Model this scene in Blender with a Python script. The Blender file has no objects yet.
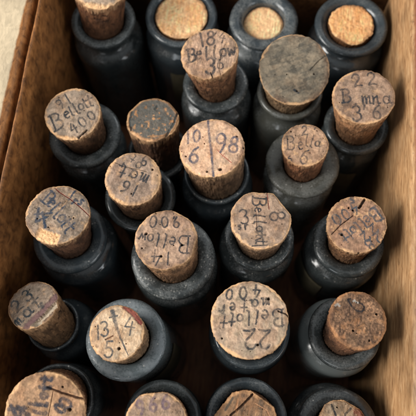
import bpy, bmesh, math, random
import numpy as np

SC = bpy.context.scene
COL = SC.collection

# ------------------------------------------------------------------ camera
F_PX, HCAM = 600.0, 0.297           # focal length in photo pixels (416 wide), camera height over the box floor
NADIR, VPT = np.array([220., 400.]), np.array([399., -1652.])

def cray(p):
    v = np.array([p[0] - 208, 208 - p[1], -F_PX]); return v / np.linalg.norm(v)
_Z = -cray(NADIR)
_Y = cray(VPT); _Y = _Y - _Z * _Y.dot(_Z); _Y /= np.linalg.norm(_Y)
_X = np.cross(_Y, _Z)
RW = np.array([_X, _Y, _Z])         # world = RW @ camera axes
CAMPOS = np.array([0, 0, HCAM])

def unp(px, py, z):
    w = RW @ cray((px, py)); return CAMPOS + w * ((z - HCAM) / w[2])
def depth(P):
    return -(RW.T @ (np.array(P) - CAMPOS))[2]

cd = bpy.data.cameras.new('camera'); cam = bpy.data.objects.new('camera', cd); COL.objects.link(cam)
M4 = np.eye(4); M4[:3, :3] = RW; M4[:3, 3] = CAMPOS
import mathutils
cam.matrix_world = mathutils.Matrix(M4.tolist())
cd.sensor_width = 36; cd.lens = F_PX / 416 * 36
cd.clip_start = 0.005; cd.clip_end = 20
cd.dof.use_dof = True; cd.dof.focus_distance = 0.207; cd.dof.aperture_fstop = 16
SC.camera = cam

# ------------------------------------------------------------------ light
wd = bpy.data.worlds.new('World'); SC.world = wd; wd.use_nodes = True
# a dim room with a pale ceiling and a few far bright windows (they show as reflections in the glass)
_nt = wd.node_tree; _bg = _nt.nodes['Background']; _tc = _nt.nodes.new('ShaderNodeTexCoord'); _acc = None
for _d, _inner, _outer, _v in (((0, .25, 1), .97, .50, .52), ((.85, -.45, .42), .975, .93, 5.), ((-.25, -.95, .38), .985, .93, 4.2), ((.55, .75, .55), .985, .94, 3.6),
                               ((-.95, .05, .50), .975, .93, 2.)):
    _n = mathutils.Vector(_d).normalized()
    _p = _nt.nodes.new('ShaderNodeVectorMath'); _p.operation = 'DOT_PRODUCT'; _p.inputs[1].default_value = _n; _nt.links.new(_tc.outputs['Generated'], _p.inputs[0])
    _m = _nt.nodes.new('ShaderNodeMapRange'); _m.interpolation_type = 'SMOOTHSTEP'
    _m.inputs['From Min'].default_value = _outer; _m.inputs['From Max'].default_value = _inner; _m.inputs['To Max'].default_value = _v
    _nt.links.new(_p.outputs['Value'], _m.inputs['Value'])
    _a = _nt.nodes.new('ShaderNodeMath'); _a.operation = 'ADD'; _a.inputs[1].default_value = .055
    _nt.links.new(_m.outputs[0], _a.inputs[0])
    if _acc is not None: _nt.links.new(_acc, _a.inputs[1])
    _acc = _a.outputs[0]
_bg.inputs[0].default_value = (0.92, 0.97, 1.0, 1); _nt.links.new(_acc, _bg.inputs[1])
ld = bpy.data.lights.new('window_light', 'AREA'); lo = bpy.data.objects.new('window_light', ld); COL.objects.link(lo)
ld.shape = 'RECTANGLE'; ld.size = 0.45; ld.size_y = 0.55; ld.energy = 12.6; ld.color = (1.0, 0.97, 0.92)
lo.location = (-0.74, -0.12, 0.53)
lo.rotation_euler = (mathutils.Vector((0, 0.06, 0.08)) - lo.location).to_track_quat('-Z', 'Y').to_euler()
SC.view_settings.view_transform = 'Standard'; SC.view_settings.look = 'None'
SC.view_settings.exposure = 0; SC.view_settings.gamma = 1

# ------------------------------------------------------------------ numpy noise
def _h(ix, iy, iz, seed):
    with np.errstate(over='ignore'):
        n = (ix.astype(np.uint32) * np.uint32(374761393) + iy.astype(np.uint32) * np.uint32(668265263)
             + iz.astype(np.uint32) * np.uint32(2246822519) + np.uint32((seed * 3266489917) & 0xffffffff))
        n = (n ^ (n >> np.uint32(13))) * np.uint32(1274126177)
        n = n ^ (n >> np.uint32(16))
    return n.astype(np.float64) / 4294967295.0
def vn(p, seed=0):
    i = np.floor(p).astype(np.int64); f = p - i; f = f * f * (3 - 2 * f)
    r = 0
    for dx in (0, 1):
        wx = f[:, 0] if dx else 1 - f[:, 0]
        for dy in (0, 1):
            wy = f[:, 1] if dy else 1 - f[:, 1]
            for dz in (0, 1):
                wz = f[:, 2] if dz else 1 - f[:, 2]
                r = r + wx * wy * wz * _h(i[:, 0] + dx, i[:, 1] + dy, i[:, 2] + dz, seed)
    return r
def fbm(p, octv=4, seed=0):
    a, s, t = 1.0, 0, 0
    for k in range(octv):
        s = s + a * vn(p * (2.03 ** k) + 17.3 * k, seed + k); t += a; a *= 0.55
    return s / t
def sst(a, b, x):
    t = np.clip((x - a) / (b - a), 0, 1); return t * t * (3 - 2 * t)
def mixc(c, d, w):
    return c * (1 - w[:, None]) + np.asarray(d)[None, :] * w[:, None] if np.ndim(d) == 1 else c * (1 - w[:, None]) + d * w[:, None]
def lin(r, g, b):
    return np.array([((v / 255) / 12.92 if v / 255 < .04045 else ((v / 255 + .055) / 1.055) ** 2.4) for v in (r, g, b)])

# ------------------------------------------------------------------ object helpers
def mesh_obj(name, verts, faces, mat, parent=None, smooth=True, col=None):
    me = bpy.data.meshes.new(name)
    me.from_pydata([tuple(v) for v in verts], [], faces)
    if col is not None:
        at = me.color_attributes.new('tint', 'FLOAT_COLOR', 'POINT')
        at.data.foreach_set('color', np.concatenate([col, np.ones((len(col), 1))], 1).astype(np.float32).ravel())
    if smooth: me.polygons.foreach_set('use_smooth', [True] * len(me.polygons))
    me.materials.append(mat); me.update()
    o = bpy.data.objects.new(name, me); COL.objects.link(o)
    if parent: o.parent = parent
    return o
def tube_faces(rows, seg, cap_end=False):
    f = []
    for r in range(rows - 1):
        a, b = r * seg, (r + 1) * seg
        for s in range(seg):
            t = (s + 1) % seg
            f.append((a + s, a + t, b + t, b + s))
    return f
def nd(nt, typ, **kw):
    n = nt.nodes.new(typ)
    for k, v in kw.items():
        if k == 'inp':
            for a, b in v.items(): n.inputs[a].default_value = b
        else: setattr(n, k, v)
    return n
def new_mat(name):
    m = bpy.data.materials.new(name); m.use_nodes = True; nt = m.node_tree
    return m, nt, nt.nodes['Principled BSDF'], nt.links.new
def ramp(nt, stops):
    n = nt.nodes.new('ShaderNodeValToRGB'); e = n.color_ramp.elements
    e[0].position, e[0].color = stops[0][0], tuple(stops[0][1]) + (1,)
    e[1].position, e[1].color = stops[-1][0], tuple(stops[-1][1]) + (1,)
    for p, c in stops[1:-1]:
        q = e.new(p); q.color = tuple(c) + (1,)
    return n
def g3(v): return (v, v, v)

# ------------------------------------------------------------------ materials
def cork_material():
    m, nt, b, L = new_mat('cork')
    at = nd(nt, 'ShaderNodeAttribute', attribute_name='tint')
    tc = nd(nt, 'ShaderNodeTexCoord')
    n1 = nd(nt, 'ShaderNodeTexNoise', inp={'Scale': 900., 'Detail': 5., 'Roughness': .65}); L(tc.outputs['Object'], n1.inputs['Vector'])
    r1 = ramp(nt, [(.28, g3(.55)), (.5, g3(.97)), (.75, g3(1.25))]); L(n1.outputs['Fac'], r1.inputs['Fac'])
    mx = nd(nt, 'ShaderNodeMix', data_type='RGBA', blend_type='MULTIPLY', inp={0: .8})
    L(at.outputs['Color'], mx.inputs[6]); L(r1.outputs['Color'], mx.inputs[7])
    vo = nd(nt, 'ShaderNodeTexVoronoi', inp={'Scale': 1100.}); L(tc.outputs['Object'], vo.inputs['Vector'])
    L(mx.outputs[2], b.inputs['Base Color'])
    b.inputs['Roughness'].default_value = .78; b.inputs['Specular IOR Level'].default_value = .3
    bp = nd(nt, 'ShaderNodeBump', inp={'Strength': .4, 'Distance': .00022}); L(n1.outputs['Fac'], bp.inputs['Height'])
    bp2 = nd(nt, 'ShaderNodeBump', inp={'Strength': .25, 'Distance': .0002}); L(vo.outputs['Distance'], bp2.inputs['Height']); L(bp.outputs['Normal'], bp2.inputs['Normal'])
    L(bp2.outputs['Normal'], b.inputs['Normal'])
    return m
CORK = cork_material()

def glass_material(name, base, dust, speck, rough, dustcol=(.20, .21, .21), seed=0.0, coat=.5):
    """old dark glass under a coat of dust: the dust lies on faces that look up, in patches and grains"""
    m, nt, b, L = new_mat(name)
    tc = nd(nt, 'ShaderNodeTexCoord'); mp = nd(nt, 'ShaderNodeMapping'); mp.inputs['Location'].default_value = (seed, seed * 1.7, seed * .6)
    L(tc.outputs['Object'], mp.inputs['Vector'])
    big = nd(nt, 'ShaderNodeTexNoise', inp={'Scale': 160., 'Detail': 5., 'Roughness': .6}); L(mp.outputs[0], big.inputs['Vector'])
    fin = nd(nt, 'ShaderNodeTexNoise', inp={'Scale': 1500., 'Detail': 3., 'Roughness': .6}); L(mp.outputs[0], fin.inputs['Vector'])
    gra = nd(nt, 'ShaderNodeTexVoronoi', inp={'Scale': 1000., 'Randomness': 1.}); L(mp.outputs[0], gra.inputs['Vector'])
    sx = nd(nt, 'ShaderNodeSeparateXYZ'); L(tc.outputs['Normal'], sx.inputs[0])
    up = nd(nt, 'ShaderNodeMapRange', inp={'From Min': .25, 'From Max': .92, 'To Min': .06, 'To Max': 1.}); L(sx.outputs['Z'], up.inputs['Value'])
    film = nd(nt, 'ShaderNodeMapRange', inp={'From Min': -.2, 'From Max': .92, 'To Min': .30, 'To Max': 1.}); L(sx.outputs['Z'], film.inputs['Value'])
    rb = ramp(nt, [(.38, g3(.10)), (.62, g3(1.15))]); L(big.outputs['Fac'], rb.inputs['Fac'])
    d1 = nd(nt, 'ShaderNodeMath', operation='MULTIPLY'); L(film.outputs[0], d1.inputs[0]); L(rb.outputs['Color'], d1.inputs[1])
    rf = ramp(nt, [(.36, g3(.25)), (.64, g3(1.35))]); L(fin.outputs['Fac'], rf.inputs['Fac'])
    d2 = nd(nt, 'ShaderNodeMath', operation='MULTIPLY'); L(d1.outputs[0], d2.inputs[0]); L(rf.outputs['Color'], d2.inputs[1])
    d3 = nd(nt, 'ShaderNodeMath', operation='MULTIPLY', use_clamp=True, inp={1: dust}); L(d2.outputs[0], d3.inputs[0])
    rs = ramp(nt, [(.20, g3(1.)), (.42, g3(0.))]); L(gra.outputs['Distance'], rs.inputs['Fac'])
    vc = nd(nt, 'ShaderNodeSeparateColor'); L(gra.outputs['Color'], vc.inputs[0])
    pick = nd(nt, 'ShaderNodeMath', operation='GREATER_THAN', inp={1: 1 - .20 * speck}); L(vc.outputs[0], pick.inputs[0])
    s1 = nd(nt, 'ShaderNodeMath', operation='MULTIPLY'); L(rs.outputs['Color'], s1.inputs[0]); L(pick.outputs[0], s1.inputs[1])
    s1b = nd(nt, 'ShaderNodeMath', operation='MULTIPLY', use_clamp=True); L(s1.outputs[0], s1b.inputs[0]); L(rb.outputs['Color'], s1b.inputs[1])
    s2 = nd(nt, 'ShaderNodeMath', operation='MULTIPLY'); L(s1b.outputs[0], s2.inputs[0]); L(up.outputs[0], s2.inputs[1])
    mx = nd(nt, 'ShaderNodeMix', data_type='RGBA'); mx.inputs[6].default_value = tuple(base) + (1,); mx.inputs[7].default_value = tuple(dustcol) + (1,)
    L(d3.outputs[0], mx.inputs[0])
    mg = nd(nt, 'ShaderNodeMix', data_type='RGBA'); mg.inputs[7].default_value = (.36, .35, .32, 1)
    L(s2.outputs[0], mg.inputs[0]); L(mx.outputs[2], mg.inputs[6]); L(mg.outputs[2], b.inputs['Base Color'])
    ro = nd(nt, 'ShaderNodeMapRange', inp={'To Min': rough, 'To Max': .75}); L(d3.outputs[0], ro.inputs['Value']); L(ro.outputs[0], b.inputs['Roughness'])
    b.inputs['IOR'].default_value = 1.5; b.inputs['Specular IOR Level'].default_value = coat
    bp = nd(nt, 'ShaderNodeBump', inp={'Strength': .25, 'Distance': .0003}); L(big.outputs['Fac'], bp.inputs['Height'])
    b2 = nd(nt, 'ShaderNodeBump', inp={'Strength': .12, 'Distance': .0001}); L(fin.outputs['Fac'], b2.inputs['Height']); L(bp.outputs[0], b2.inputs['Normal'])
    L(b2.outputs[0], b.inputs['Normal'])
    return m

def wood_material(name, dark, mid, light, spots=.5, pale_left=None, pale_right=None, blot=.5, stretch=.14, cross=1.25):
    m, nt, b, L = new_mat(name)
    tc = nd(nt, 'ShaderNodeTexCoord')
    mp = nd(nt, 'ShaderNodeMapping'); mp.inputs['Scale'].default_value = (1., stretch, cross); L(tc.outputs['Object'], mp.inputs['Vector'])
    mp3 = nd(nt, 'ShaderNodeMapping'); mp3.inputs['Scale'].default_value = (1., .5, .8); L(tc.outputs['Object'], mp3.inputs['Vector'])
    n1 = nd(nt, 'ShaderNodeTexNoise', inp={'Scale': 700., 'Detail': 6., 'Roughness': .62, 'Distortion': .5}); L(mp.outputs[0], n1.inputs['Vector'])
    n2 = nd(nt, 'ShaderNodeTexNoise', inp={'Scale': 45., 'Detail': 4., 'Roughness': .6}); L(tc.outputs['Object'], n2.inputs['Vector'])
    n3 = nd(nt, 'ShaderNodeTexNoise', inp={'Scale': 620., 'Detail': 5., 'Roughness': .75}); L(mp3.outputs[0], n3.inputs['Vector'])
    c1 = ramp(nt, [(.3, dark), (.5, mid), (.72, light)]); L(n1.outputs['Fac'], c1.inputs['Fac'])
    r2 = ramp(nt, [(.32, g3(1 - blot)), (.62, g3(1.15))]); L(n2.outputs['Fac'], r2.inputs['Fac'])
    mx = nd(nt, 'ShaderNodeMix', data_type='RGBA', blend_type='MULTIPLY', inp={0: 1.}); L(c1.outputs[0], mx.inputs[6]); L(r2.outputs[0], mx.inputs[7])
    r3 = ramp(nt, [(.26, g3(1 - spots)), (.4, g3(1.)), (.8, g3(1.1))]); L(n3.outputs['Fac'], r3.inputs['Fac'])
    m3 = nd(nt, 'ShaderNodeMix', data_type='RGBA', blend_type='MULTIPLY', inp={0: 1.}); L(mx.outputs[2], m3.inputs[6]); L(r3.outputs[0], m3.inputs[7])
    n4 = nd(nt, 'ShaderNodeTexNoise', inp={'Scale': 230., 'Detail': 5., 'Roughness': .7, 'Distortion': .8}); L(mp3.outputs[0], n4.inputs['Vector'])
    r4 = ramp(nt, [(.27, g3(1 - .8 * spots)), (.40, g3(.96)), (.75, g3(1.12))]); L(n4.outputs['Fac'], r4.inputs['Fac'])
    m4 = nd(nt, 'ShaderNodeMix', data_type='RGBA', blend_type='MULTIPLY', inp={0: 1.}); L(m3.outputs[2], m4.inputs[6]); L(r4.outputs[0], m4.inputs[7])
    out = m4.outputs[2]
    sx = nd(nt, 'ShaderNodeSeparateXYZ'); L(tc.outputs['Object'], sx.inputs[0])
    for spec in (pale_left, pale_right):
        if spec is None: continue
        axis, lo_, hi_, colr, amp, nz = spec          # a coat or bare band with a worn edge
        nn = nd(nt, 'ShaderNodeTexNoise', inp={'Scale': nz, 'Detail': 5., 'Roughness': .6}); L(tc.outputs['Object'], nn.inputs['Vector'])
        ad = nd(nt, 'ShaderNodeMath', operation='MULTIPLY_ADD', inp={1: amp, 2: -amp * .5}); L(nn.outputs['Fac'], ad.inputs[0])
        sm = nd(nt, 'ShaderNodeMath', operation='ADD'); L(sx.outputs[axis], sm.inputs[0]); L(ad.outputs[0], sm.inputs[1])
        mr = nd(nt, 'ShaderNodeMapRange', inp={'From Min': lo_, 'From Max': hi_}); L(sm.outputs[0], mr.inputs['Value'])
        gr = nd(nt, 'ShaderNodeMix', data_type='RGBA', blend_type='MULTIPLY', inp={0: .6}); gr.inputs[6].default_value = tuple(colr) + (1,)
        L(r2.outputs[0], gr.inputs[7])
        g2 = nd(nt, 'ShaderNodeMix', data_type='RGBA', blend_type='MULTIPLY', inp={0: .6}); L(gr.outputs[2], g2.inputs[6])
        rg = ramp(nt, [(.3, g3(.6)), (.65, g3(1.12))]); L(n1.outputs['Fac'], rg.inputs['Fac']); L(rg.outputs[0], g2.inputs[7])
        mm = nd(nt, 'ShaderNodeMix', data_type='RGBA'); L(mr.outputs[0], mm.inputs[0]); L(out, mm.inputs[6]); L(g2.outputs[2], mm.inputs[7])
        out = mm.outputs[2]
    L(out, b.inputs['Base Color'])
    b.inputs['Roughness'].default_value = .55; b.inputs['Specular IOR Level'].default_value = .35
    bp = nd(nt, 'ShaderNodeBump', inp={'Strength': .4, 'Distance': .0004}); L(n1.outputs['Fac'], bp.inputs['Height'])
    b2 = nd(nt, 'ShaderNodeBump', inp={'Strength': .4, 'Distance': .0004}); L(n3.outputs['Fac'], b2.inputs['Height']); L(bp.outputs[0], b2.inputs['Normal'])
    L(b2.outputs[0], b.inputs['Normal'])
    return m

# ------------------------------------------------------------------ the wooden box
XL, XR, YB, YF, RIM = -.0828, .0597, .1775, -.052, .100

def plank(name, prof, y0, y1, mat, parent, seed, amp=.00035, axis='y', step=.0015):
    """an outline in the cross section swept along the plank, its surface a little uneven"""
    pts = []
    for i in range(len(prof)):                         # subdivide long edges so that the unevenness shows
        a, c = np.array(prof[i]), np.array(prof[(i + 1) % len(prof)])
        k = max(1, int(np.linalg.norm(c - a) / .002))
        pts += [a + (c - a) * t / k for t in range(k)]
    pts = np.array(pts); n = int((y1 - y0) / step) + 1; ys = np.linspace(y0, y1, n); S = len(pts)
    v = np.zeros((n * S, 3)); v[:, 0] = np.tile(pts[:, 0], n); v[:, 2] = np.tile(pts[:, 1], n); v[:, 1] = np.repeat(ys, S)
    q = v.copy(); q[:, 1] *= .35
    for k in (0, 2): v[:, k] += (fbm(q * 300, 3, seed + 9 * k) - .5) * 2 * amp + (fbm(q * 60, 2, seed + 5 + k) - .5) * 3 * amp
    if axis == 'x': v = v[:, [1, 0, 2]]
    f = tube_faces(n, S) + [tuple(range(S - 1, -1, -1)), tuple(range((n - 1) * S, n * S))]
    o = mesh_obj(name, v, f, mat, parent, smooth=True)
    bm = bmesh.new(); bm.from_mesh(o.data); bmesh.ops.recalc_face_normals(bm, faces=bm.faces); bm.to_mesh(o.data); bm.free()
    return o
box = bpy.data.objects.new('wooden_box', None); COL.objects.link(box)
box['label'] = 'open brown wooden box holding all the corked bottles'; box['category'] = 'box'
W_L = wood_material('stained_shaded_wood', lin(82, 50, 25), lin(134, 86, 45), lin(162, 108, 60), .85, stretch=.42, cross=.30,  # left wall: its shade, facing away from the window, is put into the colour
                    pale_left=(0, -.0886, -.0893, lin(192, 172, 142), .0014, 160.), blot=.35)
W_R = wood_material('bare_lit_wood', lin(126, 90, 58), lin(166, 126, 86), lin(192, 156, 116), .62, stretch=.20,
                    pale_right=(0, .0606, .0616, lin(140, 84, 56), .0012, 200.), blot=.35)  # right wall: same wood, window light on it put into a lighter colour
W_D = wood_material('dark_wood', lin(50, 30, 16), lin(84, 54, 30), lin(108, 72, 42), .5)
W_B = wood_material('brown_wood', lin(96, 58, 36), lin(140, 88, 56), lin(164, 110, 72), .5)
plank('side_panel', [(XL, 0), (XL, RIM - .0012), (XL - .0005, RIM - .0005), (XL - .0011, RIM - .0004), (XL - .0016, RIM - .0060), (XL - .0032, RIM - .0060), (XL - .0036, RIM - .0006),
                     (XL - .0042, RIM), (-.1100, RIM + .0004), (-.1115, RIM - .001), (-.1115, 0)], YF - .012, YB + .012, W_L, box, 3)
plank('side_panel', [(XR, 0), (XR, RIM - .0016), (XR + .0006, RIM - .0005), (XR + .0016, RIM), (.0760, RIM), (.0770, RIM - .001), (.0770, 0)],
      YF - .012, YB + .012, W_R, box, 11)
plank('back_panel', [(YB, 0), (YB, RIM - .001), (YB + .001, RIM), (YB + .010, RIM), (YB + .011, RIM - .001), (YB + .011, 0)], XL - .0002, XR + .0002, W_D, box, 21, axis='x')
plank('front_panel', [(YF, 0), (YF, RIM - .001), (YF - .001, RIM), (YF - .010, RIM), (YF - .011, RIM - .001), (YF - .011, 0)], XL - .0002, XR + .0002, W_B, box, 31, axis='x')
plank('bottom_panel', [(XL - .02, -.0085), (XL - .02, -.0005), (XR + .014, -.0005), (XR + .014, -.0085)], YF - .009, YB + .009, W_B, box, 41, amp=.0002, step=.004)

# the table it stands on
tm = wood_material('table_wood', lin(120, 110, 96), lin(160, 150, 132), lin(184, 174, 154), .2)
tb = mesh_obj('table', [(-.9, -.8, -.0095), (.9, -.8, -.0095), (.9, .9, -.0095), (-.9, .9, -.0095), (-.9, -.8, -.03), (.9, -.8, -.03), (.9, .9, -.03), (-.9, .9, -.03)],
              [(0, 1, 2, 3), (7, 6, 5, 4), (0, 4, 5, 1), (1, 5, 6, 2), (2, 6, 7, 3), (3, 7, 4, 0)], tm, smooth=False)
tb['kind'] = 'structure'

# ------------------------------------------------------------------ handwriting: pen strokes in a unit box (cap height 1)
def arc(cx, cy, rx, ry, a0, a1, n=12):
    return [(cx + rx * math.cos(math.radians(a0 + (a1 - a0) * i / n)), cy + ry * math.sin(math.radians(a0 + (a1 - a0) * i / n))) for i in range(n + 1)]
GL = {
 '0': [arc(.3, .5, .27, .48, 80, 440, 18)],
 '1': [[(.28, 1), (.30, 0)]],
 '2': [arc(.3, .72, .25, .27, 170, -40, 10) + [(.1, .12), (.06, .02), (.3, .08), (.62, .04)]],
 '3': [arc(.27, .75, .24, .24, 150, -80, 9) + arc(.27, .27, .28, .27, 80, -150, 10)],
 '4': [[(.30, 1), (.04, .38), (.62, .40)], [(.46, .72), (.42, -.05)]],
 '5': [[(.52, .98), (.16, .96), (.12, .58)] + arc(.28, .32, .27, .30, 105, -150, 11)],
 '6': [[(.50, .98), (.26, .80), (.08, .45)] + arc(.31, .27, .25, .27, 170, 520, 14)],
 '8': [arc(.3, .76, .20, .23, -90, 270, 14), arc(.3, .27, .26, .27, 90, 450, 14)],
 '9': [arc(.28, .72, .24, .26, 10, 360, 14) + [(.52, .74), (.48, .35), (.30, -.02)]],
 'B': [[(.10, 1), (.12, 0)], [(.0, .96), (.3, 1.0)] + arc(.33, .76, .24, .23, 80, -90, 8) + arc(.34, .27, .30, .27, 90, -90, 9) + [(.02, .0)]],
 'J': [[(.1, .96), (.6, .98)], [(.40, .98), (.40, .2)] + arc(.22, .18, .18, .18, 0, -150, 7)],
 'e': [[(.08, .28), (.44, .36)] + arc(.27, .28, .19, .28, 20, 310, 12)],
 'l': [[(.24, 1.02), (.20, .5), (.20, .08), (.34, .02)]],
 'o': [arc(.26, .28, .22, .27, 90, 450, 14)],
 'a': [arc(.24, .27, .21, .26, 40, 390, 13), [(.46, .52), (.46, .06), (.58, .06)]],
 't': [[(.24, .95), (.20, .1), (.36, .02)], [(.02, .62), (.46, .66)]],
 'i': [[(.2, .55), (.2, .03), (.32, .06)], [(.21, .80), (.24, .86)]],
 'm': [[(.02, .5), (.06, .0), (.10, .4), (.24, .54), (.28, .02), (.32, .4), (.46, .54), (.50, .04), (.62, .06)]],
 'n': [[(.06, .52), (.08, .0), (.12, .38), (.30, .54), (.38, .04), (.50, .06)]],
 'r': [[(.08, .52), (.10, .02), (.14, .36), (.30, .54), (.40, .48)]],
 'u': [[(.06, .52), (.08, .12), (.22, .02), (.38, .16), (.40, .52), (.42, .04), (.54, .04)]],
 'w': [[(.02, .52), (.12, .02), (.27, .42), (.40, .02), (.56, .54), (.64, .5)]],
 's': [[(.40, .5), (.2, .54), (.14, .38), (.36, .22), (.30, .04), (.08, .04)]],
 'f': [[(.44, .9), (.30, .98), (.22, .7), (.22, -.15)], [(.06, .5), (.42, .52)]],
 "'": [[(.22, 1.0), (.14, .72)]], '.': [[(.18, .02), (.20, .05)]], '-': [[(.05, .4), (.5, .42)]], '/': [[(.4, 1), (.08, 0)]], ':': [[(.2, .1), (.21, .13)], [(.2, .6), (.21, .63)]],
}
class Face:
    """ink, cracks and pits of one cork top, given in the pixels of a magnified view (x0, y0, magnification)"""
    def __init__(s, x0, y0, mag, cx, cy, rx, ry, seed):
        s.x0, s.y0, s.mag, s.c, s.r = x0, y0, mag, (cx, cy), (rx, ry); s.rng = random.Random(seed)
        s.ink, s.lines, s.pits = [], [], []
    def uv(s, x, y):
        return ((s.x0 + x / s.mag - s.c[0]) / s.r[0], -(s.y0 + y / s.mag - s.c[1]) / s.r[1])
    def T(s, txt, p, q=None, h=60, ang=None, w=1.0, ital=.0):
        n = len(txt); q = q or p
        a = math.radians(ang) if ang is not None else math.atan2(-(q[1] - p[1]), q[0] - p[0])
        ca, sa = math.cos(a), math.sin(a)
        for i, ch in enumerate(txt):
            if ch == ' ': continue
            t = i / (n - 1) if n > 1 else 0
            cx, cy = p[0] + (q[0] - p[0]) * t, p[1] + (q[1] - p[1]) * t
            j = s.rng.uniform; hh = h * j(.86, 1.06) * (.9 if n > 4 else 1); ja = j(-.1, .1)
            low = ch in 'eoamnruws'
            for st in GL[ch]:
                pts = []
                for (gx, gy) in st:
                    lx = (gx - .3 + ital * (gy - .5) + j(-.012, .012)) * hh; ly = (gy - (.5 if not low else .35) + j(-.012, .012)) * hh
                    lx, ly = lx * math.cos(ja) - ly * math.sin(ja), lx * math.sin(ja) + ly * math.cos(ja)
                    pts.append(s.uv(cx + lx * ca - ly * sa, cy - (lx * sa + ly * ca)))
                s.ink.append((pts, w, w))
        return s
    def S(s, pts, w=1.0, w2=None):
        s.ink.append(([s.uv(*p) for p in pts], w, w if w2 is None else w2)); return s
    def Ln(s, pts, w, col, dep=0):        # scratch, crack or stain line
        s.lines.append(([s.uv(*p) for p in pts], w, np.array(col), dep)); return s
    def P(s, *ps):                        # pits (x, y, radius in photo px)
        for (x, y, r) in ps: s.pits.append(s.uv(x, y) + (r / s.r[0],))
        return s

def seg_dist(P, pts, w0, w1):
    """distance to a polyline, divided by the local half width"""
    best = np.full(len(P), 1e9); n = max(1, len(pts) - 1)
    for i in range(len(pts) - 1):
        a, b = np.array(pts[i]), np.array(pts[i + 1]); d = b - a; L2 = max(d.dot(d), 1e-12)
        t = np.clip((P - a) @ d / L2, 0, 1); D = np.hypot(*(P - a - t[:, None] * d).T)
        w = w0 + (w1 - w0) * (i + t) / n
        best = np.minimum(best, D / w)
    return best

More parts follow.
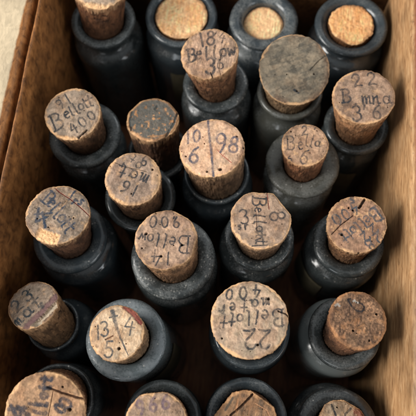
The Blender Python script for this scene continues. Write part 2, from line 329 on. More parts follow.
# ------------------------------------------------------------------ cork
SEG, NS, NT = 340, 34, 92
INK = lin(32, 38, 44)
def build_cork(parent, R, Rb, h, zaxis, ux, face, o):
    """R top radius, Rb radius at the lip, h height over the lip, zaxis / ux the cork's own axes in the bottle's frame"""
    seed = o['seed']; rng = random.Random(seed)
    th = np.arange(SEG) * 2 * math.pi / SEG
    cs = np.stack([np.cos(th), np.sin(th)], 1)
    e1 = np.concatenate([cs * 1.3, np.full((SEG, 1), seed)], 1)
    rad = 1 + (fbm(e1, 3, seed) - .5) * o.get('wob', .05) + (fbm(e1 * 9, 2, seed + 3) - .5) * o.get('rag', .035)
    for (ang, dep) in o.get('cuts', []):
        c = np.cos(th - math.radians(ang)); rad = np.where(c > .2, np.minimum(rad, (1 - dep) / np.maximum(c, .2)), rad)
    depth_in = .007
    zs = np.linspace(-depth_in, h - .0004, NS)
    rows = []
    rbot = Rb - (R - Rb) * depth_in / max(h, .004) * .3
    for z in zs:
        t = z / max(h, 1e-4)
        rr = (Rb + (R - Rb) * max(t, 0)) if t >= 0 else Rb
        sl = 0.35 + .65 * max(0., min(1., t))
        rows.append(np.concatenate([cs * (rr * (1 + (rad - 1) * sl))[:, None], np.full((SEG, 1), z)], 1))
    rows.append(np.concatenate([cs * (R * rad - .00010)[:, None], np.full((SEG, 1), h - .00012)], 1))
    rho = np.linspace(1, 0.012, NT)
    for q in rho:
        rows.append(np.concatenate([cs * ((R * rad - .00032) * q)[:, None], np.full((SEG, 1), h)], 1))
    v = np.concatenate(rows, 0); nrow = len(rows)
    istop = np.zeros(len(v), bool); istop[(NS + 1) * SEG:] = True
    side = ~istop
    rr = np.concatenate([np.ones((NS + 1) * SEG), np.repeat(rho, SEG)])
    ang = np.tile(th, nrow)
    # ---------------- colour of the top
    uvp = v[:, :2] / R
    mm = v * 1000
    ga = math.radians(o.get('grain', 70)); cg, sg = math.cos(ga), math.sin(ga)
    gr = np.stack([mm[:, 0] * cg + mm[:, 1] * sg, -mm[:, 0] * sg + mm[:, 1] * cg, mm[:, 2]], 1)
    big = fbm(mm * .28 + seed, 4, seed + 11); mid = fbm(mm * .9 + seed, 4, seed + 17)
    st = fbm(gr * np.array([.35, 1.6, .9]) + seed, 4, seed + 23)
    cell = fbm(mm * 2.6, 3, seed + 31)
    top, top2 = np.array(o['top']), np.array(o.get('top2', o['top'] * .62))
    c = mixc(np.tile(top, (len(v), 1)), top2, sst(.38, .66, big * .5 + st * .5))
    c *= (.70 + .60 * mid)[:, None] * (.74 + .52 * st)[:, None] * (.84 + .32 * cell)[:, None]
    if o.get('streak'):
        k1 = fbm(gr * np.array([.10, 1.5, .5]) + seed, 3, seed + 37); c *= (.92 + .36 * sst(.3, .7, k1))[:, None]; c = mixc(c, lin(170, 108, 62), .35 * sst(.60, .72, k1))
    if o.get('grains'):
        gv = vn(mm * 1.9 + 7, seed + 33); gw = vn(mm * 3.1 + 70, seed + 35); c *= (.45 + 1.05 * gv)[:, None] * (.6 + .8 * gw)[:, None]; c = mixc(c, lin(34, 24, 18), .8 * sst(.78, .88, gw))
    fresh = np.array(o.get('fresh', lin(214, 168, 122)))
    # bare warm patches where the grey skin is rubbed away
    c = mixc(c, fresh * .92, o.get('bare', .35) * sst(.57, .70, fbm(mm * .55 + 40 + seed, 4, seed + 41)))
    gs = fbm(mm * .17 + 80 + seed, 4, seed + 43); c = mixc(c, c * np.array([.66, .56, .50]), o.get('stain', .5) * sst(.50, .66, gs)); c = mixc(c, c * np.array([.62, .66, .70]), .8 * o.get('stain', .75) * sst(.52, .64, fbm(mm * .33 + 20 + seed, 4, seed + 45)))
    # lenticels: short dark flecks along the grain
    fl = vn((gr + (np.stack([mid, st, mid], 1) - .5) * 5) * np.array([1.0, 2.9, 1.]) + 90, seed + 47) - .10 * sst(.62, .40, big); c = mixc(c, lin(66, 46, 34), o.get('fleck', .75) * sst(.86, .95, fl))
    dz = np.zeros(len(v))
    dz += (fbm(mm * .5 + seed, 3, seed + 51) - .5) * .0006 + (mid - .5) * .00022 - sst(.86, .95, fl) * .00025
    dz += (st - .5) * o.get('ridge', .0002)
    # worn edge
    wear = sst(1 - o.get('wear', .10), 1.0, rr + (fbm(np.stack([np.cos(ang) * 5, np.sin(ang) * 5, rr * 3], 1) + seed, 3, seed + 61) - .5) * .20)
    an = fbm(np.stack([np.cos(ang) * 2.2, np.sin(ang) * 2.2, np.full(len(ang), seed * .7)], 1), 3, seed + 63)
    wear = wear * (.25 + .75 * sst(.36, .58, an))
    c = mixc(c, lin(92, 62, 44), np.where(istop, .55 * sst(.80, 1., rr) * sst(.52, .36, an), 0))
    c = mixc(c, fresh * .95, np.where(istop, wear * .85, 0)); dz -= np.where(istop, sst(.93, 1.0, rr) * .00022 + wear * .00022, 0)
    # ink
    P2 = uvp[istop]; n2 = fbm(mm[istop] * 1.4 + 5, 3, seed + 71); n3 = vn(mm[istop] * 4.5, seed + 77); dens = fbm(mm[istop] * .5, 2, seed + 79)
    ct = c[istop]; dt = dz[istop]
    for (pts, w, colr, dep) in face.lines:
        D = seg_dist(P2, pts, w, w) + (n2 - .5) * .9
        k = 1 - sst(.6, 1.15, D); ct = mixc(ct, colr, k * .9); dt -= k * dep
    pw = o.get('pen', .030) * .88
    if face.ink:
        a = np.zeros(len(P2))
        for (pts, w0, w1) in face.ink:
            D = seg_dist(P2, pts, pw * w0, pw * max(w1, .15)) + (n2 - .5) * .75 + (n3 - .5) * .35
            a = np.maximum(a, 1 - sst(.55, 1.45, D))
        a *= np.clip(o.get('inka', .86) * (.40 + 1.08 * dens) * (.78 + .44 * n3), 0, .96)
        a *= 1 - .55 * sst(.62, .74, n3) * sst(.45, .6, n2)
        ct = ct * (1 - a[:, None]) + (np.array(o.get('ink', INK))[None, :]) * a[:, None]
    pits = list(face.pits)
    for k in range(o.get('npit', 5)):
        q = rng.uniform(0, .93); a_ = rng.uniform(0, 6.28); pits.append((math.sqrt(q) * math.cos(a_), math.sqrt(q) * math.sin(a_), rng.uniform(.008, .022)))
    for (u, w_, r_) in pits:
        D = np.hypot(P2[:, 0] - u, (P2[:, 1] - w_) * rng.uniform(.8, 1.3)) / r_ + (n2 - .5) * .9
        k = 1 - sst(.55, 1.1, D); ct = mixc(ct, lin(24, 15, 11), k * .92); dt -= k * .0009
    # blackened faces
    if o.get('soot'):
        k = sst(.36, .50, fbm(mm[istop] * .42 + 3 + seed, 4, seed + 83) + .22) * (1 - sst(.86, .97, rr[istop])) * o['soot']
        k *= 1 - .95 * sst(.66, .71, fbm(mm[istop] * .75 + 31, 3, seed + 85))
        ct = mixc(ct, lin(84, 86, 82), np.clip(k, 0, 1) * (.80 + .2 * n3))
    for (u, w_, r_, colr, stg) in o.get('stains', []):
        D = np.hypot(P2[:, 0] - u, P2[:, 1] - w_) / r_ + (n2 - .5) * 1.1
        ct = mixc(ct, np.array(colr), (1 - sst(.5, 1.1, D)) * stg)
    # chips broken off the edge: (direction, start radius, half width, depth m, share of fresh colour)
    for (a_, s0, hw, dep, fr) in o.get('chips', []):
        a_ = math.radians(a_); al = P2[:, 0] * math.cos(a_) + P2[:, 1] * math.sin(a_); ac = np.abs(-P2[:, 0] * math.sin(a_) + P2[:, 1] * math.cos(a_))
        k = sst(s0 - .02, s0 + .05, al + (n2 - .5) * .10) * (1 - sst(hw * .8, hw, ac + (n2 - .5) * .12))
        ct = mixc(ct, fresh * (.8 + .5 * n3)[:, None], k * fr); dt -= k * (dep + (n2 - .5) * .0008)
    c[istop] = ct; dz[istop] = dt
    # ---------------- colour of the side
    sd = np.stack([np.cos(ang) * R * 1000, np.sin(ang) * R * 1000, v[:, 2] * 1000], 1)
    s1 = fbm(sd * np.array([.5, .5, .28]) + seed, 4, seed + 91); s2 = fbm(sd * np.array([1.5, 1.5, .5]) + seed, 4, seed + 93)
    sd0 = np.array(o['side']) * np.array([.92, .84, .78]); s3 = fbm(sd * np.array([3.2, 3.2, 1.0]) + seed, 3, seed + 95)
    sc_ = mixc(np.tile(sd0, (len(v), 1)), sd0 * .36, sst(.40, .62, s1 * .6 + s2 * .4))
    sc_ *= (.60 + .80 * s2)[:, None] * (.62 + .76 * s3)[:, None]
    f2 = vn(sd * np.array([.55, .55, 1.9]) + 60, seed + 97); sc_ = mixc(sc_, lin(40, 26, 19), .85 * sst(.76, .86, f2 + (s3 - .5) * .2))
    sc_ = mixc(sc_, fresh * .85, sst(.80, 1.0, v[:, 2] / max(h, .001) + (s2 - .5) * .5) * .45 * o.get('edge', 1))
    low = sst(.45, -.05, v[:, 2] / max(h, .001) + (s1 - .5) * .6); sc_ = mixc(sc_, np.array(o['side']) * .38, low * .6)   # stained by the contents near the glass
    c[side] = sc_[side]
    hole = sst(.76, .86, f2 + (s3 - .5) * .2) * .0004 + (s2 - .5) * -.0009 + (s3 - .5) * -.0004
    v[side, :2] -= (v[:, :2] / np.maximum(np.hypot(v[:, 0], v[:, 1]), 1e-6)[:, None] * hole[:, None])[side] * np.clip((h - v[side, 2]) / .001, 0, 1)[:, None]
    v[istop, 2] += dz[istop]
    # the edge rows follow the worn edge
    e0 = (NS + 1) * SEG; v[NS * SEG:e0, 2] += dz[e0:e0 + SEG] ; 
    zz = v[:NS * SEG, 2]; dd = np.tile(dz[e0:e0 + SEG], NS); v[:NS * SEG, 2] += dd * np.clip((zz / max(h, .001)), 0, 1)
    # centre vertex, frame
    v = np.concatenate([v, v[-SEG:].mean(0)[None]], 0); c = np.concatenate([c, c[-SEG:].mean(0)[None]], 0)
    zaxis = zaxis / np.linalg.norm(zaxis); ux = ux - zaxis * ux.dot(zaxis); ux /= np.linalg.norm(ux); uy = np.cross(zaxis, ux)
    # face tilt: the top is cut askew, the shank keeps to the bottle's bore
    tx, ty = o.get('tilt', (0, 0))
    v[:, 2] += (v[:, 0] * math.tan(math.radians(tx)) + v[:, 1] * math.tan(math.radians(ty))) * np.clip(v[:, 2] / max(h, .001), 0, 1)
    vw = v[:, 0:1] * ux + v[:, 1:2] * uy + v[:, 2:3] * zaxis
    last = len(v) - 1
    f = tube_faces(nrow, SEG) + [((nrow - 1) * SEG + s, (nrow - 1) * SEG + (s + 1) % SEG, last) for s in range(SEG)]
    ob = mesh_obj('cork', vw, f, CORK, parent, True, np.clip(c, .004, .9))
    return ob

# ------------------------------------------------------------------ bottle
def lathe(name, prof, seg, mat, parent, wob=0, seed=0, refine=True):
    p = [np.array(prof[0])]
    for a, b in zip(prof[:-1], prof[1:]):
        a, b = np.array(a), np.array(b); k = max(1, min(14, int(np.linalg.norm(b - a) / .0012)))
        p += [a + (b - a) * (i + 1) / k for i in range(k)]
    p = np.array(p)
    for _ in range(2):                               # soften the corners
        q = p.copy(); q[1:-1] = .25 * p[:-2] + .5 * p[1:-1] + .25 * p[2:]; p = q
    th = np.arange(seg) * 2 * math.pi / seg
    n = len(p); v = np.zeros((n * seg, 3))
    v[:, 0] = np.repeat(p[:, 0], seg) * np.tile(np.cos(th), n); v[:, 1] = np.repeat(p[:, 0], seg) * np.tile(np.sin(th), n); v[:, 2] = np.repeat(p[:, 1], seg)
    if wob:
        w = (fbm(v * 90 + seed, 3, seed) - .5) * wob; u = (fbm(v * 60 + seed + 9, 2, seed + 4) - .5) * wob
        rr = np.maximum(np.hypot(v[:, 0], v[:, 1]), 1e-5); v[:, :2] *= (1 + w / rr)[:, None]; v[:, 2] += u
    o = mesh_obj(name, v, tube_faces(n, seg), mat, parent)
    bm = bmesh.new(); bm.from_mesh(o.data); bmesh.ops.recalc_face_normals(bm, faces=bm.faces); bm.to_mesh(o.data); bm.free()
    return o

DARK, BLUE, PALE, OLIVE, BLACK = (.030, .036, .037), (.030, .040, .047), (.15, .172, .172), (.066, .066, .055), (.018, .021, .023)
CT = lin(176, 150, 124)          # usual cork top
def C(r, g, b): return lin(r, g, b)
G = 'corked bottles standing in the wooden box'
# lip: photo x, y, radius; zl: lip height; cork: photo x, y, rx, ry of the top
SPEC = {}
def spec(k, **kw): SPEC[k] = kw
RED = C(120, 44, 36)
spec('A', lip=(102.6, 18.5, 33), zl=.076, cork=(99, -15, 27, 24), face=(0, 0, 1), top=C(186, 162, 138), side=C(120, 82, 56), glass=(DARK, .55, .2), kb=0.82, rag=.06, wear=.16, chips=[(-95, .8, .5, .001, .7)],
     label='back left bottle with an unmarked brown cork cut off by the photo edge')
spec('B', lip=(181, 14, 37), zl=.075, cork=(180, 12, 26.5, 25), face=(0, 0, 1), top=C(255, 202, 150), top2=C(238, 176, 120), side=C(150, 104, 66), glass=(BLUE, .35, .15), kb=1, streak=1, stain=.15, flush=1, wob=.16, grain=85, bare=.1, fresh=C(250, 200, 148), fleck=.35, wear=.05, ridge=.0004,
     body_label=(-75, 30), label='glossy bottle with the widest of the three fresh flush corks, behind cork 18')
spec('C', lip=(264, 18, 35), zl=.076, cork=(265, 25, 19.5, 17.5), face=(0, 0, 1), top=C(255, 206, 154), top2=C(250, 190, 138), side=C(150, 104, 66), glass=(BLUE, .95, .35), kb=1, streak=1, stain=.15, flush=1, wob=.12, grain=80, bare=.1, fresh=C(250, 200, 148), fleck=.3, wear=.05, ridge=.0003,
     label='dusty wide lipped bottle with a small fresh pinkish cork sunk below its flat grey lip')
spec('D', lip=(352, 23, 37.5), zl=.076, cork=(350.5, 24, 22.5, 19), face=(0, 0, 1), top=C(252, 192, 134), top2=C(228, 164, 106), side=C(150, 104, 66), glass=(BLUE, .30, .1), kb=1, streak=1, stain=.15, flush=1, wob=.34, rag=.05, grain=85, bare=.1, fresh=C(250, 200, 148), fleck=.35, wear=.06, ridge=.0003, dish=.0022,
     label='back right corner bottle with a ragged fresh cork in its shiny dished lip')
spec('E', lip=(215.5, 82, 33.5), zl=.075, cork=(209, 53, 29.3, 25.3), face=(175, 20, 5.943), top=C(182, 148, 122), side=C(132, 94, 66), glass=(DARK, .65, 1.6), kb=.70, cuts=[(-75, .03), (-45, .03)], wear=.12, grain=80, ridge=.0005, fleck=.9,
     label='bottle whose cork is inked 18, Bellow and 3, its side split')
spec('F', lip=(290, 89, 33.3), zl=.074, cork=(294.5, 69, 35.5, 34.5), face=(208, 0, 2), top=C(134, 119, 99), top2=C(92, 84, 72), side=C(150, 124, 94), glass=(OLIVE, .6, .15), kb=.72, wear=.03, bare=.0, grain=20, fleck=.4, tilt=(0, 14), npit=4, ztop=.0155, wob=.02,
     label='bottle stopped with a large tapered blank grey cork, marked only by one short scratch')
spec('G', lip=(357, 124, 33), zl=.074, cork=(363.6, 96, 31.2, 27), face=(326, 64, 5.62), top=C(168, 136, 112), side=C(160, 120, 86), glass=(DARK, .4, .15), kb=.70, wear=.08, wob=.02, body_label=(-100, 30),
     label='bottle beside the right wall with a pale sided cork inked 22, Bimna, 3 6')
spec('H', lip=(84, 132.5, 37.3), zl=.075, cork=(72.2, 113.2, 28.6, 26.5), face=(40, 80, 5.943), top=C(168, 144, 122), side=C(112, 82, 58), glass=(DARK, .65, .25), kb=.78, wear=.10, chips=[(-100, .86, .6, .0008, .9)],
     label='bottle with a cork inked 91, Bellott and 400 slanting up to the right')
spec('I', lip=(158, 150, 31), zl=.066, cork=(152.5, 119, 26.8, 25.5), face=(120, 86, 6.4), top=C(186, 138, 96), side=C(84, 60, 44), glass=(BLACK, .3, .1), kb=.86, wear=.07, soot=1.0, bare=.2, cuts=[(35, .05), (140, .05), (-130, .04), (-60, .05)], wob=.08,
     label='bottle whose cork top is blackened all over, with small bare orange flecks')
spec('J', lip=(139.6, 196, 36.4), zl=.072, cork=(132.8, 178.4, 28.6, 27.3), face=(100, 146, 6.4), top=C(160, 134, 114), side=C(118, 88, 64), glass=(DARK, .4, .3), kb=.86, wear=.14, wob=.03, chips=[(-120, .88, .7, .0006, .8)],
     label='bottle with a cork inked 16 and mat upside down, in front of the blackened cork')
spec('K', lip=(216.7, 172, 33.6), zl=.0735, cork=(211.7, 147.3, 33, 29.8), face=(175, 114, 5.547), top=C(214, 174, 142), top2=C(188, 148, 118), side=C(130, 104, 80), glass=(BLUE, .4, .3), kb=.87, wear=.04, pen=.036, bare=.2, fleck=.25, ink=C(72, 72, 84), npit=3, wob=.01,
     label='bottle with a peach cork inked 10, 6 and 98 around one dividing line')
spec('L', lip=(303, 162, 38), zl=.075, cork=(305, 144.4, 23.5, 19.6), face=(276, 120, 7.43), top=C(178, 142, 114), side=C(150, 106, 76), glass=(OLIVE, 1.25, .5), kb=.84, wear=.06, pen=.034, bare=.5, wob=.02, inka=.75, dustcol=(.15, .15, .135),
     label='bottle with the smallest inked cork, Bella and 6, on a wide flat dusty lip')
spec('M', lip=(69.3, 236, 38.4), zl=.075, cork=(57.7, 214, 32.3, 29.8), face=(20, 180, 5.2), top=C(154, 132, 112), side=C(104, 74, 54), glass=(BLUE, .4, .15), kb=.71, wear=.05, ink=C(30, 48, 66), wob=.02, chips=[(-108, .60, .40, .0007, 1.)],
     label='bottle with a cork inked 4 and Bellott, with pale chip and red line')
spec('N', lip=(173, 257, 43.3), zl=.0785, cork=(165.7, 239.3, 31.6, 29.8), face=(130, 206, 5.78), top=C(172, 140, 116), side=C(146, 112, 82), glass=(DARK, .8, 1.6), kb=.85, wear=.07, cuts=[(-70, .05), (-15, .05), (60, .03)], bare=.45,
     label='bottle with a cork inked 14, Bellow, 900 upside down, on a speckled lip')
spec('O', lip=(259.3, 236, 35.7), zl=.0775, cork=(260.5, 219, 30.8, 28.4), face=(226, 186, 5.943), top=C(176, 146, 122), side=C(150, 122, 96), glass=(DARK, .5, 2.6), kb=0.79, wear=.06, cuts=[(35, .10), (85, .06), (180, .03)],
     label='bottle with a cork inked 3 and 8 either side of a sideways word')
spec('P', lip=(349.5, 241.5, 36.5), zl=.075, cork=(356.3, 224.3, 29.8, 29.4), face=(322, 190, 5.943), top=C(160, 122, 96), side=C(150, 112, 80), glass=(DARK, .45, .3), kb=.75, wear=.10, wob=.06, bare=.6, ridge=.0005, ink=C(58, 64, 70), pen=.026, body_label=(-150, 35), tilt=(4, 6),
     label='bottle beside the right wall with a gouged reddish cork inked Bellott')
spec('Q', lip=(52, 324, 27.5), zl=.069, cork=(32.4, 304.5, 25.8, 24.5), face=(4, 276, 6.93), top=C(160, 138, 118), side=C(142, 112, 82), glass=(BLUE, .35, .15), kb=0.88, wear=.05, pen=.040, ink=C(34, 48, 56), lean=(.005, -.001), ztop=.018,
     label='bottle with a cork leaning far left, inked 23 and mat, crossed by a purple stripe')
spec('R', lip=(125, 339, 42), zl=.0785, cork=(116.5, 332.8, 27.8, 26.3), face=(82, 300, 5.943), top=C(208, 178, 146), top2=C(176, 144, 112), side=C(150, 122, 92), glass=((.085, .105, .11), 1.1, .4), kb=.93, wear=.06, pen=.034, fleck=.3, ink=C(56, 62, 66), lean=(.0045, 0), body_label=(-30, 38), wob=.07, dustcol=(.17, .19, .20), coat=.6,
     label='pale grey glass bottle with a cork inked 13, 4 and 5 around one thick wedge')
spec('S', lip=(251.3, 329, 40), zl=.075, cork=(249.2, 319.2, 39.2, 39), face=(206, 276, 4.837), top=C(186, 156, 130), top2=C(158, 136, 112), side=C(140, 108, 80), glass=(BLUE, .25, .3), kb=0.8, wear=.06, wob=.015, pen=.026, bare=.2, fleck=.4,
     label='bottle with a large cork inked 22, Bellott, mater and 400 upside down')
spec('T', lip=(345, 333, 37), zl=.076, cork=(358.2, 320, 29.7, 28.4), face=(322, 288, 5.943), top=C(144, 108, 80), top2=C(100, 74, 56), side=C(110, 78, 56), glass=(DARK, .7, .2), kb=.76, wear=.12, bare=.55, fresh=C(176, 124, 82), npit=5, grains=1, fleck=.9, ridge=.0005, wob=.03, pen=.045, inka=.95, tilt=(-6, 3), ink=C(30, 28, 30), glass_body=(PALE, .35, .1),
     label='bottle with a dark brown grainy cork marked by a single inked oval')
spec('U', lip=(57, 400, 37), zl=.077, cork=(45, 413, 40.3, 39.5), face=(0, 356, 4.62), top=C(176, 136, 102), side=C(130, 94, 66), glass=(BLACK, .3, .6), kb=.80, wear=.06, pen=.040, ink=C(44, 46, 54), wob=.02, ztop=.020,
     label='bottle in the bottom left corner with a big cracked tan cork')
spec('V', lip=(162, 420, 40), zl=.074, cork=(156, 423.5, 31.5, 31), face=(110, 376, 4.16), top=C(168, 138, 114), side=C(130, 94, 66), glass=(DARK, .4, .15), kb=.9, wear=.06, ink=C(82, 66, 86), inka=.6, pen=.05, cuts=[(95, .06)], wob=.04,
     label='bottle at the bottom edge with a cork bearing smudged purple 966')
spec('W', lip=(247, 420, 42), zl=.075, cork=(246, 424, 33, 33), face=(208, 312, 4), top=C(150, 112, 80), top2=C(104, 84, 66), side=C(130, 94, 66), glass=(BLUE, .5, .15), kb=.9, wear=.12, bare=.25, fresh=C(196, 148, 104), cuts=[(100, .02), (140, .10), (55, .10), (15, .04)], fleck=1., ridge=.0006,
     label='bottle at the bottom edge with an unwritten peeling brown angular cork')
spec('X', lip=(338, 431, 43), zl=.074, cork=(343, 425.5, 26, 25), face=(290, 376, 4.16), top=C(182, 156, 128), side=C(130, 94, 66), glass=(BLACK, .35, .25), kb=.94, wear=.10, cuts=[(150, .06), (60, .05)], wob=.06, stains=[(.75, .45, .32, C(120, 60, 46), .8)], pen=.045,
     label='bottle in the bottom right corner with a small pale two stroke cork')

FACES = {}
for i, (k, s) in enumerate(SPEC.items()):
    x0, y0, mg = s['face']; FACES[k] = Face(x0, y0, mg, *s['cork'], seed=100 + i); s['seed'] = 7 + 13 * i
f = FACES['E']
f.T('18', (158, 112), (212, 106), 80, w=1.5).T("'4", (248, 98), (282, 106), 60, w=.7).T('Bellow', (95, 200), (338, 192), 88, w=1.55).T('3', (212, 272), h=92, ang=0, w=1.7).T("6", (268, 262), h=70, ang=0, w=.8)
f.Ln([(278, 345), (262, 300), (270, 230), (300, 150)], .012, C(90, 66, 50), .0002).Ln([(225, 345), (212, 310)], .02, C(70, 50, 40), .0006)
f = FACES['F']; f.Ln([(236, 112), (222, 122), (204, 140)], .014, C(70, 62, 52), .0004).P((212, 148, 1.1), (178, 180, 1.3)); f.S([(172, 178), (180, 184)], 1.2)
f = FACES['G']
f.T('22', (180, 88), (264, 84), 74, w=1.2).T('B', (112, 172), h=86, ang=0, w=1.3).T('.', (172, 196), h=60, ang=0, w=1.2).T("mna", (226, 196), (338, 202), 84, w=1.0).T("3'6", (165, 272), (272, 272), 82, w=1.2).T('.', (312, 296), h=60, ang=0, w=1.7)
f.P((345, 210, .7)); f = FACES['H']
f.T('91', (112, 140), (158, 108), 66, w=1.0).T('B', (96, 245), h=98, ang=22, w=1.35).T('ellott', (160, 200), (296, 122), 82, w=1.15).T('400', (204, 288), (306, 214), 66, w=1.1)
f.Ln([(235, 342), (262, 322), (285, 300)], .035, C(40, 28, 22), .0010)
f = FACES['I']
f.Ln([(75, 150), (62, 215), (75, 290)], .05, C(30, 26, 24), .0003).Ln([(368, 165), (345, 250), (300, 335)], .045, C(28, 24, 22), .0003).Ln([(235, 110), (222, 135)], .05, C(34, 32, 32), .0003).Ln([(180, 285), (188, 300)], .05, C(34, 30, 30))
f = FACES['J']
f.T('16', (226, 288), (166, 262), 80, w=1.2, ang=156).T('mat', (278, 208), (140, 158), 98, w=1.15, ang=152).T('9o', (280, 92), (240, 124), 74, w=1.0, ang=165).T('t', (206, 76), h=56, ang=150, w=.8).T('r', (130, 115), h=60, ang=150, w=.9)
f.Ln([(90, 100), (150, 130), (240, 148), (300, 165)], .012, C(96, 78, 62), .0003).P((335, 150, 1.1), (205, 305, .9))
f = FACES['K']
f.T('10', (70, 118), (119, 116), 72, w=1.0).T('6', (105, 222), h=92, ang=-6, w=1.15).S([(182, 24), (190, 120), (203, 220), (212, 345)], 1.15).T('98', (256, 160), (326, 176), 100, w=1.15, ang=-6)
f.Ln([(234, 200), (262, 232), (312, 275)], .014, C(150, 70, 56)).Ln([(275, 222), (262, 240)], .012, C(150, 80, 66)).P((250, 307, 2.4), (60, 228, 1.2), (380, 195, 1.3), (345, 128, 1.3), (178, 318, 1.2))
f = FACES['L']
f.T('2', (216, 86), h=62, ang=0, w=1.1).T('B', (106, 165), h=92, ang=4, w=1.0).T('e', (186, 182), h=92, ang=0, w=1.0).T('lla', (236, 155), (312, 176), 80, w=1.0).T('6', (206, 262), h=98, ang=-22, w=1.1).T("'", (300, 92), h=40, ang=0).T('s', (100, 268), h=60, ang=30, w=.8)
f.P((118, 88, .8), (92, 140, .8), (175, 212, .7), (250, 240, .6), (310, 92, .7), (150, 115, .6))
f = FACES['M']
f.T('Bellott', (140, 92), (268, 250), 84, w=1.2, ang=-44).T('4', (110, 196), h=100, ang=20, w=1.7).S([(78, 180), (165, 172)], 1.4).T('1r', (262, 76), (285, 112), 56, ang=-35, w=1.2).T('s', (316, 112), h=60, ang=-35, w=1.2)
f.Ln([(168, 40), (195, 62), (250, 95), (310, 140), (362, 186)], .017, C(126, 52, 42), .0003).P((155, 245, .9), (280, 196, .8), (92, 200, .8))
f = FACES['N']
f.T('14', (222, 302), (155, 298), 80, w=1.0, ang=172).T('B', (316, 224), h=108, ang=168, w=1.0).T('ellow', (242, 206), (70, 178), 84, w=1.0, ang=170).T('900', (266, 96), (130, 88), 66, w=1.1, ang=178).T(".'", (244, 64), (246, 54), 40, ang=180, w=.9)
f.P((92, 158, 2.0), (300, 226, 1.7), (182, 287, 1.6), (305, 48, 1.4), (70, 240, .8))
f = FACES['O']
f.T('B', (202, 92), h=92, ang=-92, w=1.1).T('ellatt', (195, 146), (206, 330), 78, ang=-90, w=.95).T('8', (306, 180), h=104, ang=-80, w=1.15).T('3', (108, 180), h=88, ang=8, w=1.1).T('s', (82, 236), h=54, ang=10).T('r', (124, 236), h=60, ang=0)
f.S([(152, 348), (240, 345)], .8).S([(172, 268), (212, 300), (172, 318)], .9)
f.Ln([(248, 38), (258, 140)], .016, C(128, 56, 46), .0002).Ln([(180, 150), (183, 270)], .010, C(104, 62, 50), .0002).Ln([(150, 30), (235, 40)], .03, C(214, 176, 140), .0004)
f = FACES['P']
f.T('B', (322, 152), h=84, ang=214, w=1.7).T('ellott', (268, 180), (125, 282), 84, ang=214, w=1.25).T('400', (200, 112), (92, 168), 70, ang=206, w=1.25).T('22', (302, 238), (252, 280), 72, ang=214, w=1.2).T('28', (325, 288), (272, 328), 70, ang=214, w=1.2).T('s', (190, 60), h=70, ang=200, w=1.4)
f.Ln([(58, 255), (110, 205), (190, 150)], .016, C(70, 48, 36), .0005).Ln([(228, 104), (246, 82), (264, 56)], .045, C(30, 20, 16), .0012).P((116, 262, 1.7), (190, 118, 1.2), (168, 100, 1.0), (205, 372, 1.4))
f = FACES['Q']
f.T('23', (80, 202), (146, 128), 92, w=1.1, ang=46).T('mat', (108, 310), (226, 176), 112, w=1.15, ang=48).S([(258, 195), (272, 218)], 1.9)
f.Ln([(170, 358), (225, 295), (280, 245), (362, 140)], .12, C(116, 86, 84), .0004).Ln([(250, 330), (310, 270), (350, 215)], .13, C(198, 180, 156), .0016).P((155, 88, .8))
f = FACES['R']
f.T('13', (96, 190), (132, 172), 86, w=1.1, ang=8).T('5', (164, 286), h=92, ang=-4, w=1.1).T('4', (280, 152), h=104, ang=-6, w=1.05).S([(174, 76), (196, 140), (228, 220), (280, 318)], 3.0, .5).S([(160, 110), (205, 100)], 1.0)
f.Ln([(252, 52), (300, 82), (345, 135)], .12, C(134, 62, 54), .0004).Ln([(142, 232), (165, 222), (185, 212)], .03, C(120, 84, 60), .0003).Ln([(225, 150), (280, 175), (340, 185)], .01, C(150, 116, 88)).P((225, 282, 1.7), (265, 255, .7), (70, 268, .8))
f = FACES['S']
f.T('22', (282, 305), (212, 304), 92, w=1.25, ang=180).T('B', (350, 204), h=86, ang=176, w=1.2).T('ellott', (282, 192), (82, 214), 80, w=1.1, ang=178).T('mater', (290, 128), (72, 158), 76, w=1.1, ang=176).T('400', (250, 75), (114, 86), 60, w=1.2, ang=176)
f.Ln([(350, 172), (385, 186), (402, 204)], .022, C(60, 44, 34), .0008).Ln([(270, 30), (330, 85), (360, 110)], .010, C(210, 186, 156), .0002).Ln([(160, 270), (190, 318)], .008, C(204, 180, 150)).P((305, 112, 1.9), (246, 330, 1.4), (76, 298, 1.1))
f = FACES['T']
f.S([(178, 70), (162, 76), (172, 96), (190, 120), (212, 138), (238, 142), (256, 130), (260, 112), (248, 98), (232, 92)], .85)
f.Ln([(195, 84), (203, 78), (210, 88), (222, 92)], .035, C(160, 152, 142)).Ln([(84, 110), (98, 100), (108, 112)], .04, C(150, 140, 130)).P((330, 155, 1.5), (272, 304, 1.1), (180, 250, 1.3))
f = FACES['U']
f.T('4', (90, 258), h=96, ang=60, w=1.6).S([(40, 245), (120, 240)], 1.4).T('Bellott', (172, 330), (210, 112), 62, ang=80, w=1.4).T('00', (275, 244), (300, 222), 56, ang=60, w=1.3).S([(135, 222), (215, 232)], 1.2)
f.Ln([(215, 150), (280, 175), (380, 205)], .028, C(70, 44, 30), .0008).Ln([(242, 170), (228, 250), (215, 330)], .010, C(96, 66, 48), .0003).P((320, 252, 2.2), (285, 150, 1.2))
f = FACES['V']; f.T('966', (124, 134), (228, 112), 62, ang=10, w=1.0).S([(150, 180), (250, 175)], 1.)
f = FACES['W']
f.Ln([(90, 416), (130, 385), (180, 335)], .035, C(66, 46, 34), .0010).Ln([(120, 355), (112, 400)], .03, C(180, 130, 92), .0002).Ln([(190, 370), (235, 395), (250, 430)], .02, C(170, 126, 92), .0002).Ln([(70, 395), (100, 350)], .04, C(84, 74, 62))
f = FACES['X']; f.S([(182, 126), (196, 166)], 1.1).S([(262, 140), (236, 162), (228, 190)], 1.1).P((205, 135, 1.))

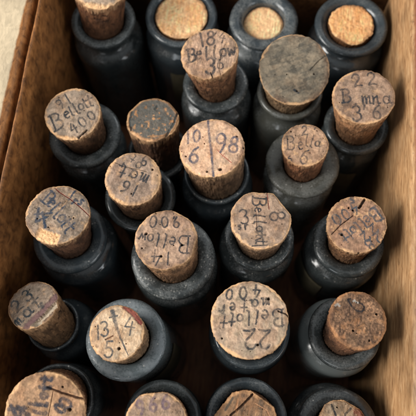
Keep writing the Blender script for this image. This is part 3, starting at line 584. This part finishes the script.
# ---------------- solve positions from the photograph's measures and build
rngb = random.Random(5)
INFO = {}
for k, s in SPEC.items():
    lx, ly, lr = s['lip']; zl = s['zl']; Lp = unp(lx, ly, zl); rl = lr * depth(Lp) / F_PX
    cx, cy, crx, cry = s['cork']
    if 'ztop' in s: zt = zl + s['ztop']
    else:
        zz = zl + np.linspace(-.004, .021, 200); dd = [np.linalg.norm((unp(cx, cy, q) - Lp)[:2]) for q in zz]; zt = zz[int(np.argmin(dd))]
        if not s.get('flush'): zt = max(zt, zl + .0045)
    Tp = unp(cx, cy, zt); R = crx * depth(Tp) / F_PX
    Rb = R * s['kb']; bore = Rb + .0002
    if s.get('flush'): bore = R + .0002
    rl = max(rl, bore + .0018)
    lean = s.get('lean', (rngb.uniform(-.001, .001), rngb.uniform(-.001, .001)))
    INFO[k] = dict(L=Lp, rl=rl, T=Tp, R=R, Rb=Rb, bore=bore, zt=zt, lean=lean)
ks = list(INFO)
for k in ks: INFO[k]['rb'] = min(max(INFO[k]['rl'] + .0016, .0152), .0172)
for it in range(30):                                  # bodies stand clear of one another
    for i, a in enumerate(ks):
        for b in ks[i + 1:]:
            A, B = INFO[a], INFO[b]
            for z in (.002, .06):
                pa = A['L'][:2] + np.array(A['lean']) * (1 - z / SPEC[a]['zl']); pb = B['L'][:2] + np.array(B['lean']) * (1 - z / SPEC[b]['zl'])
                ov = A['rb'] + B['rb'] + .0001 - np.linalg.norm(pa - pb)
                if ov > 0: A['rb'] -= ov * .5; B['rb'] -= ov * .5
DBG = False
for k, s in SPEC.items():
    I = INFO[k]; zl = s['zl']; rl, rb, bore = I['rl'], max(I['rb'], .0105), I['bore']
    base = np.array([I['L'][0] + I['lean'][0], I['L'][1] + I['lean'][1], 0.0])
    ax = I['L'] - base; ax /= np.linalg.norm(ax)
    root = bpy.data.objects.new('corked_bottle', None); COL.objects.link(root)
    q = mathutils.Vector((0, 0, 1)).rotation_difference(mathutils.Vector(ax.tolist()))
    root.rotation_mode = 'QUATERNION'; root.rotation_quaternion = q; root.location = base.tolist()
    root['label'] = s['label']; root['category'] = 'bottle'; root['group'] = G
    qi = np.array(q.to_matrix()).T
    Lz = np.linalg.norm(I['L'] - base)
    gl = s['glass']; mat = glass_material('old_glass', gl[0], gl[1], gl[2], s.get('rough', .10), s.get('dustcol', (.156, .164, .160)), seed=.37 * s['seed'], coat=s.get('coat', .5))
    gb = s.get('glass_body', (gl[0], gl[1] * .8, gl[2] * .4)); bmat = glass_material('body_glass', gb[0], gb[1], gb[2], .06, (.158, .168, .164), seed=.37 * s['seed'] + 3, coat=.7)
    dish = s.get('dish', .0007); rn = min(max(bore + .0011, rl - .0060), rl - .0018)
    w_ = rl - bore
    lip = [(bore, -.0125), (bore, -dish - .0016), (bore + .0004, -dish - .0004), (bore + w_ * .45, -dish * .4), (bore + w_ * .68, -.0001), (bore + w_ * .86, -.0005), (rl - .0003, -.0013), (rl, -.0021),
           (rl - .0003, -.0029), (rl - .0012, -.0036), (rn + .0008, -.0044), (rn, -.0058), (rn, -.0068)]
    lip = [(a, b + Lz) for a, b in lip]
    lathe('lip', lip, 160, mat, root, .0006, s['seed'])
    sh = s.get('sh', .0108)
    body = [(rn - .0006, -.0054), (rn - .0001, -.0070), (rn, -sh + .0010), (rn + .0006, -sh), (rn + (rb - rn) * .62, -sh - .0007), (rn + (rb - rn) * .88, -sh - .0018), (rb - .0003, -sh - .0034), (rb, -sh - .0060), (rb, -.040)]
    body = [(a, b + Lz) for a, b in body] + [(rb, .0022), (rb - .0006, .0006), (rb - .0022, .0003), (.002, .0006)]
    lathe('glass_body', body, 160, bmat, root, .0005, s['seed'] + 50)
    if 'body_label' in s:
        a0, hw = s['body_label']; na, nz = 40, 24; rlb = rb + .00045
        ths = np.radians(np.linspace(a0 - hw, a0 + hw, na)); zs = np.linspace(Lz - sh - .036, Lz - sh - .011, nz)
        vs = [(rlb * math.cos(t), rlb * math.sin(t), z) for z in zs for t in ths] + [((rlb - .0003) * math.cos(t), (rlb - .0003) * math.sin(t), z) for z in zs for t in ths]
        n1 = na * nz; fs = [(i * na + j, i * na + j + 1, (i + 1) * na + j + 1, (i + 1) * na + j) for i in range(nz - 1) for j in range(na - 1)]
        fs += [tuple(n1 + x for x in reversed(t)) for t in list(fs)]
        cc = np.tile(lin(104, 96, 76), (2 * n1, 1)) * (.6 + .6 * fbm(np.array(vs) * 250 + s['seed'], 3, s['seed']))[:, None]
        mesh_obj('paper_label', vs, fs, CORK, root, True, cc)
    # cork, in the bottle's own frame
    org = np.array([0, 0, Lz])
    top = qi @ (I['T'] - base) - org
    camx = qi @ RW[:, 0]
    if s.get('flush'):
        h = I['zt'] - zl; h = min(h, -.0009); zax = np.array([0, 0, 1.])
    else:
        h = np.linalg.norm(top); zax = top / h
    o = build_cork(root, I['R'], I['Rb'] if not s.get('flush') else I['R'], h, zax, camx, FACES[k], s)
    o.location = org.tolist()
    if DBG: print('DBG', k, 'h %.1f' % (h * 1000), 'R %.1f Rb %.1f rl %.1f rb %.1f' % (I['R'] * 1000, I['Rb'] * 1000, rl * 1000, rb * 1000), 'tilt %.0f' % math.degrees(math.acos(min(1, zax[2]))))
